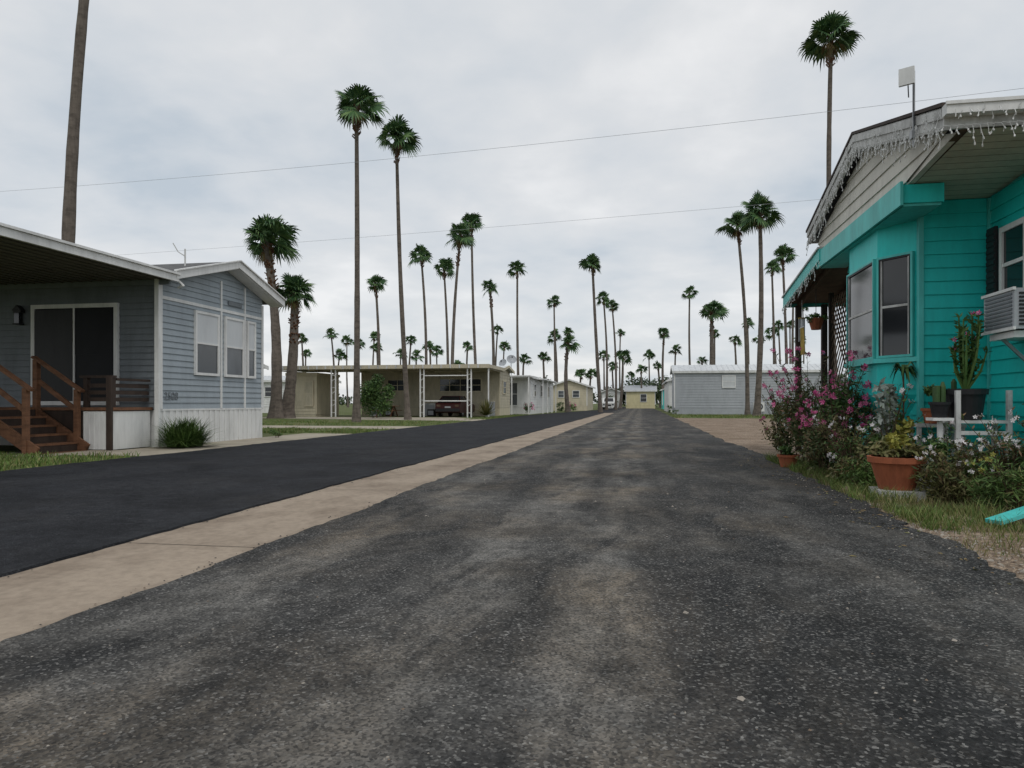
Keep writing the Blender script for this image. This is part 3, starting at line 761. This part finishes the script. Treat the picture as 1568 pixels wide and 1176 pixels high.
gs(gN-.04,gzN+.03,gP,gzP+.03,.03,mt_white,x1-.05,x1+.05); gs(gP+.002,gzP+.03,gF+.04,gzF+.03,.03,mt_white,x1-.05,x1+.05)
b.prism([(13.74,3.60),(16.15,4.27),(16.15,4.285),(13.74,3.615)],'x',gx+.02,x1-.031,mt_white)
b.prism([(16.152,4.27),(18.38,3.62),(18.38,3.635),(16.152,4.285)],'x',gx+.02,x1-.031,mt_white)
b.obj('fascia',G)
b=Bd()
window(b,'y',13.685,-1,-13.32,-11.15,.90,3.12,mt_white,mt_screen,.09,1,False,None,.07)
b.box(-13.22,-12.27,13.62,13.63,1.0,3.0,mt_black)
b.obj('sliding_door',G)
b=Bd()
b.box(-13.72,-13.52,13.56,13.68,2.95,3.0,mt_black); b.box(-13.68,-13.56,13.55,13.65,2.72,2.95,mt_glass); b.box(-13.70,-13.54,13.53,13.67,2.69,2.72,mt_black)
b.prism([(-13.74,3.0),(-13.5,3.0),(-13.62,3.12)],'y',13.54,13.67,mt_black)
b.obj('wall_lantern',G)
b=Bd()
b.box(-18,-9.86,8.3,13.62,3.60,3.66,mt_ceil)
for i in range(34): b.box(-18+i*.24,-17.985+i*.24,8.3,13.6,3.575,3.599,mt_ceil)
b.box(-18,-9.86,8.3,13.74,3.661,3.72,mt_metalroof)
b.box(-9.859,-9.80,8.2,13.80,3.56,3.70,mt_white); b.box(-9.859,-9.76,8.2,13.82,3.701,3.745,mt_white); b.box(-18,-9.86,8.22,8.295,3.56,3.74,mt_white)
b.box(-18,-9.9,13.62,13.66,3.48,3.598,mt_graydark)
b.box(-9.93,-9.865,8.32,8.40,.02,3.58,mt_white)
b.tube([(-9.85,13.85,3.6),(-9.78,13.92,3.5),(-9.95,14.0,3.47)],[.03,.03,.03],6,mt_white)
b.obj('porch_roof',G)
b=Bd()
b.box(-12.0,-10.32,12.5,13.66,.80,.86,mt_wood); b.box(-16,-12.01,10.6,13.66,.80,.86,mt_wood)
b.box(-11.02,-10.34,12.515,12.535,.02,.78,mt_white)
for i in range(6): b.box(-11.0+i*.11,-10.985+i*.11,12.505,12.515,.02,.78,mt_white)
b.box(-10.36,-10.34,12.54,13.6,.02,.78,mt_white)
b.box(-12.0,-11.0,12.53,12.55,.0,.79,mt_wooddk); b.box(-16,-12.03,10.62,10.64,0,.79,mt_wooddk)
for i in range(5):
    z=.86-.17*(i+1)+.0; xs=-12.0+i*.24
    b.box(xs,xs+.27,11.25,12.38,z-.04,z,mt_wood); b.box(xs+.0,xs+.02,11.27,12.36,z+.001,z+.128,mt_wooddk)
for y in (11.22,12.42):
    b.beam((-12.0,y,.72),(-10.85,y,-.02+.05),.05,.22,mt_wood)
    b.box(-12.06,-11.96,y-.05,y+.05,0,1.82,mt_wood); b.box(-11.12,-11.03,y-.045,y+.045,0,1.22,mt_wood)
    b.beam((-12.08,y,1.88),(-10.95,y,1.18),.12,.045,mt_wood)
    b.beam((-12.0,y,1.42),(-11.08,y,.80),.04,.09,mt_wood)
for x in (-10.98,-10.40): b.box(x-.045,x+.045,12.52,12.61,.862,1.45,mt_wooddk)
b.box(-11.1,-10.34,12.50,12.62,1.451,1.50,mt_wooddk)
for z in (.98,1.12,1.26): b.box(-10.93,-10.45,12.55,12.575,z,z+.08,mt_wooddk)
b.box(-10.42,-10.33,12.62,13.6,1.40,1.449,mt_wooddk)
for z in (.98,1.12,1.26): b.box(-10.40,-10.37,12.62,13.6,z,z+.08,mt_wooddk)
b.box(-10.44,-10.33,12.44,12.50,0,1.47,mt_wooddk)
b.obj('deck',G)
cu=bpy.data.curves.new('house_number','FONT'); cu.body='2508'; cu.size=.24; cu.extrude=.004
t=bpy.data.objects.new('house_number',cu); scene.collection.objects.link(t); t.parent=G; t.location=(gx+.03,13.82,1.02); t.rotation_euler=(math.radians(90),0,math.radians(90)); cu.materials.append(mt_graydark)
random.seed(41)
b=Bd()
for i in range(2200):
    a=U(0,6.28); el=U(.15,1.45); L=U(.3,.85); c=Vector((-9.55+U(-.22,.22),13.65+U(-.28,.28),.02)); d=Vector((math.cos(a)*math.cos(el),math.sin(a)*math.cos(el),math.sin(el)))
    p1=c+d*L*.6; p2=c+d*L*.95+Vector((math.cos(a)*.12,math.sin(a)*.12,-.10)); s_=Vector((-math.sin(a),math.cos(a),0))*.008
    if p2.z<.05: p2.z=.05
    b.face([c-s_,c+s_,p1+s_,p1-s_],mt_shrub); b.face([p1-s_,p1+s_,p2],mt_shrub)
b.obj('shrub')
bush('shrub',-9.7,17.8,.35,.3,400,.06,mt_shrub,6,4)

# ================================================================ generic far homes
def home(name,x0,x1,y0,y1,zw,zr,ridge,wall,roofm,skirt,wins,trim=mt_white,sk=.6,ov=.3,pitch=.22):
    e=empty(name); b=Bd()
    b.box(x0+.02,x1-.02,y0+.02,y1-.02,.02,zw,wall)
    b.siding('y',y0,-1,x0,x1,sk,zw,pitch,wall,.03)
    b.siding('x',x1,1,y0,y1,sk,zw,pitch,wall,.03); b.siding('x',x0,-1,y0,y1,sk,zw,pitch,wall,.03)
    if ridge=='x':
        ym=(y0+y1)/2; b.prism([(y0+.03,zw),(y1-.03,zw),(ym,zr-.12)],'x',x0+.01,x1-.01,wall)
    elif ridge=='y':
        xm=(x0+x1)/2; b.prism([(x0+.03,zw),(x1-.03,zw),(xm,zr-.12)],'y',y0+.01,y1-.01,wall)
    b.obj('walls',e)
    b=Bd(); b.box(x0+.005,x1+.01,y0-.01,y0+.015,.0,sk-.02,skirt); b.box(x1-.015,x1+.015,y0+.016,y1,0,sk-.02,skirt); b.box(x0-.015,x0+.004,y0,y1,0,sk-.02,skirt)
    for x in (x0,x1): b.box(x-.05,x+.05,y0-.05,y0-.005,sk,zw-.01,trim)
    b.obj('skirting',e)
    b=Bd()
    if ridge=='x':
        a,c=x0-ov,x1+ov; q=y0-ov;r=y1+ov
        b.prism([(q,zw-.02),(ym,zr-.1),(ym,zr),(q,zw+.1)],'x',a,c,roofm); b.prism([(ym+.002,zr-.1),(r,zw-.02),(r,zw+.1),(ym+.002,zr)],'x',a,c,roofm)
        b.box(a-.01,c+.01,q-.05,q-.003,zw-.1,zw+.09,trim)
        for xx in (a-.05,c+.003):
            b.prism([(q,zw-.1),(ym,zr-.16),(ym,zr+.02),(q,zw+.11)],'x',xx,xx+.045,trim); b.prism([(ym+.002,zr-.16),(r,zw-.1),(r,zw+.11),(ym+.002,zr+.02)],'x',xx,xx+.045,trim)
        nr=int((c-a)/.45)
        if roofm==mt_metalroof:
            for i in range(nr): 
                xx=a+.1+i*.45; b.prism([(q,zw+.101),(ym,zr+.001),(ym,zr+.03),(q,zw+.13)],'x',xx,xx+.04,roofm)
    elif ridge=='y':
        a,c=y0-ov,y1+ov; q=x0-ov;r=x1+ov
        b.prism([(q,zw-.02),(xm,zr-.1),(xm,zr),(q,zw+.1)],'y',a,c,roofm); b.prism([(xm+.002,zr-.1),(r,zw-.02),(r,zw+.1),(xm+.002,zr)],'y',a,c,roofm)
        b.prism([(q,zw-.1),(xm,zr-.16),(xm,zr+.02),(q,zw+.11)],'y',a-.05,a-.003,trim); b.prism([(xm+.002,zr-.16),(r,zw-.1),(r,zw+.11),(xm+.002,zr+.02)],'y',a-.05,a-.003,trim)
        b.box(r+.003,r+.05,a,c,zw-.1,zw+.09,trim)
    else:
        b.box(x0-ov,x1+ov,y0-ov,y1+ov,zw,zw+.08,roofm); b.box(x0-ov-.03,x1+ov+.03,y0-ov-.04,y0-ov-.003,zw-.1,zw+.1,trim); b.box(x1+ov+.003,x1+ov+.04,y0-ov,y1+ov,zw-.1,zw+.1,trim)
    b.obj('roof',e)
    b=Bd()
    for w in wins:
        s,a0,a1,z0,z1,gm=w[:6]
        if s=='S': window(b,'y',y0-.02,-1,a0,a1,z0,z1,trim,gm,.07,w[6] if len(w)>6 else 0,True,None,.07)
        else: window(b,'x',x1+.02,1,a0,a1,z0,z1,trim,gm,.07,w[6] if len(w)>6 else 0,True,None,.07)
    b.obj('windows',e)
    return e
home('white_roof_mobile_home',2.75,15.5,61.5,66,3.55,4.25,'x',mt_lightgray,mt_metalroof,mt_lightgray,[('S',6.6,7.7,2.2,3.25,mt_blind,0)],ov=.15,sk=.55)
b=Bd(); b.box(9.0,9.85,60.6,61.0,.25,1.0,mt_white); b.tube([(9.45,60.6,.64),(9.45,60.57,.64)],[.28,.28],18,mt_black); b.tube([(9.45,60.57,.64),(9.45,60.55,.64)],[.19,.19],14,mt_metal); b.tube([(9.45,60.55,.64),(9.45,60.53,.64)],[.08,.08],12,mt_white); b.box(9.02,9.1,60.62,61,0,.25,mt_metal); b.box(9.75,9.83,60.62,61,0,.25,mt_metal)
b.obj('heat_pump_unit')
home('white_mobile_home',1.9+.9,6,75,90,3.2,3.8,'y',mt_white,mt_metalroof,mt_white,[('S',3.6,4.6,1.6,2.6,mt_glass)],sk=.6)
home('cream_mobile_home',-20.6,-10.1,50.5,54.6,3.3,3.75,'x',mt_cream2,mt_metalroof,mt_cream,[('S',-14.6,-11.4,1.75,2.75,mt_glass,3),('S',-18.6,-17.0,1.8,2.7,mt_glass,1),('E',51.5,52.8,1.6,2.6,mt_glassl)],trim=mt_cream,sk=.6)
C=empty('carport'); b=Bd()
b.box(-24.8,-9.7,45.0,50.1,3.25,3.33,mt_cream2); b.box(-24.85,-9.65,44.93,44.99,3.22,3.47,mt_cream2); b.box(-9.695,-9.63,45.0,50.1,3.22,3.45,mt_cream2)
b.box(-24.8,-9.7,45.0,50.1,3.331,3.42,mt_metalroof)
for i in range(24): b.box(-24.7+i*.62,-24.6+i*.62,44.9,44.93,3.22,3.46,mt_whiteold)
for i in range(7): b.beam((-24.8+i*2.5,45.2,3.19),(-24.8+i*2.5,50,3.19),.06,.08,mt_cream2)
b.obj('roof',C)
b=Bd()
for x in (-20.6,-20.3,-14.35,-14.1,-11.15,-10.9,-9.75):
    b.box(x-.04,x+.04,45.1,45.18,0,3.22,mt_white)
for xa_,xb_ in ((-20.6,-20.3),(-14.35,-14.1),(-11.15,-10.9)):
    for i in range(7): b.beam((xa_,45.14,.3+i*.42),(xb_,45.14,.5+i*.42 if i%2 else .1+i*.42+.2),.03,.03,mt_white)
b.box(-14.1,-11.15,45.12,45.16,1.05,1.12,mt_white); b.box(-14.1,-11.15,45.12,45.16,2.72,2.78,mt_white)
b.obj('posts',C)
home('garden_shed',-24.4,-22.2,46.2,49.9,2.95,3.0,'flat',mt_cream,mt_metalroof,mt_cream,[('S',-23.1,-22.4,.7,2.5,mt_cream2)],ov=.05,sk=.15,trim=mt_cream)
# clutter under the carport
b=Bd()
for (x,y,w_,h_,m) in ((-19.6,49.6,.7,1.1,mt_white),(-18.5,49.7,.5,.7,mt_wooddk),(-15.6,49.7,.9,.9,mt_whiteold),(-15.0,48.8,.5,.5,mt_black),(-10.9,49.4,.6,1.0,mt_metal)):
    b.box(x,x+w_,y,y+.5,.0,h_,m); b.box(x-.02,x+w_+.02,y-.02,y+.52,h_+.001,h_+.04,mt_whiteold); b.box(x+.05,x+w_-.05,y-.015,y-.003,.1,h_-.1,mt_lightgray)
b.obj('storage_cabinets')
b=Bd()
b.box(-17.9,-16.3,46.0,46.7,.72,.76,mt_wood); b.box(-17.9,-16.3,45.5,45.75,.42,.46,mt_wood); b.box(-17.9,-16.3,46.95,47.2,.42,.46,mt_wood)
for x in (-17.6,-16.6): b.beam((x,45.6,0),(x,46.3,.72),.06,.06,mt_wood); b.beam((x,47.1,0),(x,46.4,.72),.06,.06,mt_wood)
b.obj('picnic_table')
K=empty('parked_car'); b=Bd(); cx0,cx1=-13.6,-11.9; cy=46.1
side=[(0,.35),(0,.85),(.15,.95),(.9,1.0),(3.1,.95),(4.2,.82),(4.25,.4),(4.1,.28),(.15,.28)]
b.prism([(cy+a,z) for a,z in side],'x',cx0,cx1,mt_car)
lo=[(cx0+.08,cy+.35,.98),(cx1-.08,cy+.35,.98),(cx1-.08,cy+2.95,.97),(cx0+.08,cy+2.95,.97)]
hi=[(cx0+.25,cy+.8,1.38),(cx1-.25,cy+.8,1.38),(cx1-.25,cy+2.1,1.40),(cx0+.25,cy+2.1,1.40)]
for j in range(4): b.face([lo[j],lo[(j+1)%4],hi[(j+1)%4],hi[j]],mt_glass)
b.box(cx0+.24,cx1-.24,cy+.78,cy+2.12,1.382,1.43,mt_car)
for j in range(4): b.beam(lo[j],hi[j],.06,.06,mt_car)
b.obj('body',K)
b=Bd()
for yy in (.85,3.35):
    for xx in (cx0+.02,cx1-.2): 
        b.tube([(xx,cy+yy,.32),(xx+.18,cy+yy,.32)],[.32,.32],18,mt_black); b.tube([(xx-.01,cy+yy,.32),(xx+.19,cy+yy,.32)],[.18,.18],12,mt_metal)
b.box(cx0+.02,cx1-.02,cy-.06,cy+.02,.38,.58,mt_black); b.box(cx0+.08,cx0+.35,cy-.015,cy+.01,.7,.84,mt_brown); b.box(cx1-.35,cx1-.08,cy-.015,cy+.01,.7,.84,mt_brown); b.box(-12.95,-12.55,cy-.02,cy+.01,.62,.72,mt_lightgray)
b.obj('wheels_and_lights',K)
random.seed(61)
bush('large_shrub',-16.2,41.8,1.25,2.85,5000,.16,mt_bush,16,12,w=.5)
b=Bd()
for i in range(160):
    a=U(0,6.28); el=U(.1,1.5); L=U(.6,1.15); c=Vector((-9.7,44.2,.15)); d=Vector((math.cos(a)*math.cos(el),math.sin(a)*math.cos(el),math.sin(el))); s_=Vector((-math.sin(a),math.cos(a),0))*.035
    b.face([c-s_*.6,c+s_*.6,c+d*L*.6+s_,c+d*L*.6-s_],mt_olive); b.face([c+d*L*.6-s_,c+d*L*.6+s_,c+d*L],mt_olive)
b.obj('yucca_plant')
home('white_mobile_home',-18,-9.2,59,75,3.1,3.7,'flat',mt_white,mt_metalroof,mt_white,[('E',61,62.2,1.5,2.6,mt_glass),('E',65,66.5,1.5,2.6,mt_glass,1),('E',70,71.2,1.5,2.6,mt_glass),('S',-13.2,-12,1.5,2.6,mt_glass,1),('S',-11.2,-10.2,.7,2.7,mt_glassl)])
b=Bd(); b.box(-12,-8.9,57,58.6,3.1,3.2,mt_white)
for x in (-11.9,-10.4,-9.0): b.box(x-.05,x+.05,57.05,57.15,0,3.1,mt_white)
for i in range(4): b.box(-8.55,-8.47,62+i*3.2,62.08+i*3.2,0,3.0,mt_white)
b.box(-9.1,-8.4,61.8,72,3.0,3.08,mt_white)
b.obj('awning')
def dish(x,y,z,r,az):
    e=empty('satellite_dish'); b=Bd(); c=Vector((x,y,z)); ax=Vector((math.cos(az),math.sin(az),.55)).normalized(); t1=ax.orthogonal().normalized(); t2=ax.cross(t1)
    k=b.mi(mt_lightgray)
    for i in range(5):
        q=r*i/4
        for j in range(16):
            an=j/16*6.283; b.v.append(tuple(c+(t1*math.cos(an)+t2*math.sin(an))*q+ax*(q*q/r*.35)))
    for i in range(4):
        for j in range(16): b.f.append((i*16+j,i*16+(j+1)%16,(i+1)*16+(j+1)%16,(i+1)*16+j)); b.m.append(k)
    b.beam(c-t2*r*.8,c+ax*r*1.1,.03,.03,mt_metal); b.box(c.x+ax.x*r*1.1-.05,c.x+ax.x*r*1.1+.05,c.y+ax.y*r*1.1-.05,c.y+ax.y*r*1.1+.05,c.z+ax.z*r*1.1-.05,c.z+ax.z*r*1.1+.05,mt_black)
    b.tube([c-ax*.03,c-ax*.12,Vector((x,y,z-1.3))],[.03,.03,.03],6,mt_metal); b.obj('dish',e)
dish(-10.6,58,4.5,.42,-1.2); dish(-11.2,57.6,4.2,.36,-1.9)
home('cream_mobile_home',-11.0,-6.6,88,99,3.0,3.9,'y',mt_cream,mt_metalroof,mt_cream,[('S',-10.2,-9.4,1.6,2.5,mt_glassl),('S',-8.4,-7.5,1.6,2.5,mt_glassl)])
home('yellow_house',-2.6,2.3,124,134,3.0,4.1,'x',mt_yellow,mt_lightgray,mt_yellow,[('S',-.2,.9,1.1,2.5,mt_glass)])
home('white_house',-6.8,-3.6,126,134,2.8,3.6,'y',mt_white,mt_shingle,mt_white,[('S',-5.8,-4.9,1.2,2.2,mt_glass)])
home('teal_shed',3.2,5.8,112,118,2.9,3.5,'y',mt_teald,mt_metalroof,mt_teald,[('S',4,4.8,1.2,2.2,mt_white)])
home('white_house',3.3,8,98,106,2.8,3.4,'y',mt_white,mt_metalroof,mt_white,[('S',4.5,5.3,1.2,2.2,mt_glass)])
home('blue_mobile_home',-32,-22,34,38.5,3.0,3.6,'x',mt_graysid,mt_metalroof,mt_white,[('E',35,36,1.5,2.5,mt_glass)])
home('white_mobile_home',-42,-30,62,67,3.0,3.6,'x',mt_white,mt_metalroof,mt_white,[('S',-35,-34,1.5,2.5,mt_glass)])
home('gray_mobile_home',19,31,70,75,3.0,3.8,'x',mt_lightgray,mt_metalroof,mt_white,[('S',22,23,1.5,2.5,mt_glass)])
random.seed(71)
bush('shrub',-8.6,76.5,.7,1.3,500,.16,mt_bush,8,6); bush('shrub',-8.0,84,.8,1.0,500,.16,mt_shrub,8,6,8,mt_pink,.1)
bush('shrub',-4.6,112,1.4,2.5,600,.25,mt_bush,8,6); bush('shrub',2.6,70,.4,.8,300,.12,mt_bush,8,6); bush('shrub',2.8,60.6,.3,.5,200,.1,mt_shrub,6,4)
bush('shrub',-9.2,58.2,.5,1.0,500,.12,mt_bush,8,6,10,mt_pink,.09)
K=empty('parked_pickup'); b=Bd(); x,y=-5.6,104
b.prism([(y,.35),(y,1.0),(y+1.2,1.1),(y+1.6,1.7),(y+3.3,1.75),(y+3.6,1.1),(y+4.8,1.0),(y+4.9,.35)],'x',x,x+1.8,mt_white)
b.face([(x+.2,y+1.22,1.14),(x+1.6,y+1.22,1.14),(x+1.5,y+1.55,1.66),(x+.3,y+1.55,1.66)],mt_glass)
for yy in (.9,3.9):
    for xx in (x+.02,x+1.6): b.tube([(xx,y+yy,.33),(xx+.2,y+yy,.33)],[.33,.33],14,mt_black)
b.box(x+.1,x+.4,y-.01,y+.02,.6,.8,mt_glassl); b.box(x+1.4,x+1.7,y-.01,y+.02,.6,.8,mt_glassl); b.box(x+.5,x+1.3,y-.02,y+.02,.5,.75,mt_black)
b.obj('body',K)

# ---------------------------------------------------------------- power lines
def wire(P0,z0,P1,z1,sag,ext=.6,r=.007):
    b=Bd(); a=Vector((*site(*P0),z0)); c=Vector((*site(*P1),z1)); d=c-a; a2=a-d*ext; c2=c+d*ext; pts=[]
    for i in range(41):
        t=i/40; p=a2.lerp(c2,t); s_=-ext+t*(1+2*ext); p.z-=sag*(1-(2*s_-1)**2); pts.append(p)
    b.tube(pts,[r]*41,5,mt_lightgray); b.obj('power_line')
wire((-20.1,28),9.27,(13.3,18.5),9.13,.22,r=.005); wire((-26.8,50),11.4,(15.3,35),10.97,.1,r=.007)

# ---------------------------------------------------------------- world, sun, camera
w=bpy.data.worlds.new('World'); scene.world=w; w.use_nodes=True; nt=w.node_tree
bg=nt.nodes['Background']; out=nt.nodes['World Output']
sky=N(nt,'ShaderNodeTexSky'); sky.sky_type='NISHITA'; sky.sun_disc=False; sky.sun_elevation=math.radians(55); sky.sun_rotation=math.radians(150)
nt.links.new(sky.outputs[0],bg.inputs[0]); bg.inputs[1].default_value=.10
tc=N(nt,'ShaderNodeTexCoord'); sx=N(nt,'ShaderNodeSeparateXYZ'); nt.links.new(tc.outputs['Generated'],sx.inputs[0])
zz=math2(nt,'MAXIMUM',math2(nt,'ADD',sx.outputs[2],.20),.1)
cb=N(nt,'ShaderNodeCombineXYZ'); nt.links.new(math2(nt,'DIVIDE',sx.outputs[0],zz),cb.inputs[0]); nt.links.new(math2(nt,'DIVIDE',sx.outputs[1],zz),cb.inputs[1])
n1=noiseN(nt,cb.outputs[0],.95,6,.50,.25)
n2=noiseN(nt,cb.outputs[0],3.2,5,.55,.2)
nn=math2(nt,'ADD',math2(nt,'MULTIPLY',n1,.75),math2(nt,'MULTIPLY',n2,.25))
col=ramp(nt,nn,[(.37,(.52,.58,.64)),(.45,(.64,.675,.71)),(.53,(.73,.745,.76)),(.62,(.87,.87,.87))])
b2=N(nt,'ShaderNodeBackground'); nt.links.new(col,b2.inputs[0]); b2.inputs[1].default_value=1.06
ms=N(nt,'ShaderNodeMixShader'); ms.inputs[0].default_value=.9
nt.links.new(bg.outputs[0],ms.inputs[1]); nt.links.new(b2.outputs[0],ms.inputs[2]); nt.links.new(ms.outputs[0],out.inputs[0])
L=bpy.data.lights.new('sun','SUN'); L.energy=.95; L.angle=math.radians(20); L.color=(1,.97,.93)
so=bpy.data.objects.new('sun',L); scene.collection.objects.link(so)
el=math.radians(55); az=math.radians(150)
sd=Vector((math.sin(az)*math.cos(el),math.cos(az)*math.cos(el),math.sin(el)))
so.rotation_euler=(-sd).to_track_quat('-Z','Y').to_euler()
cam=bpy.data.cameras.new('camera'); co=bpy.data.objects.new('camera',cam); scene.collection.objects.link(co)
co.location=(0,0,.95); co.rotation_euler=(math.radians(90),0,TH)
cam.sensor_width=36; cam.lens=36*1090/1568; cam.shift_y=.0185; cam.clip_start=.05; cam.clip_end=3000
scene.camera=co
scene.view_settings.view_transform='Standard'; scene.view_settings.look='None'; scene.view_settings.exposure=0
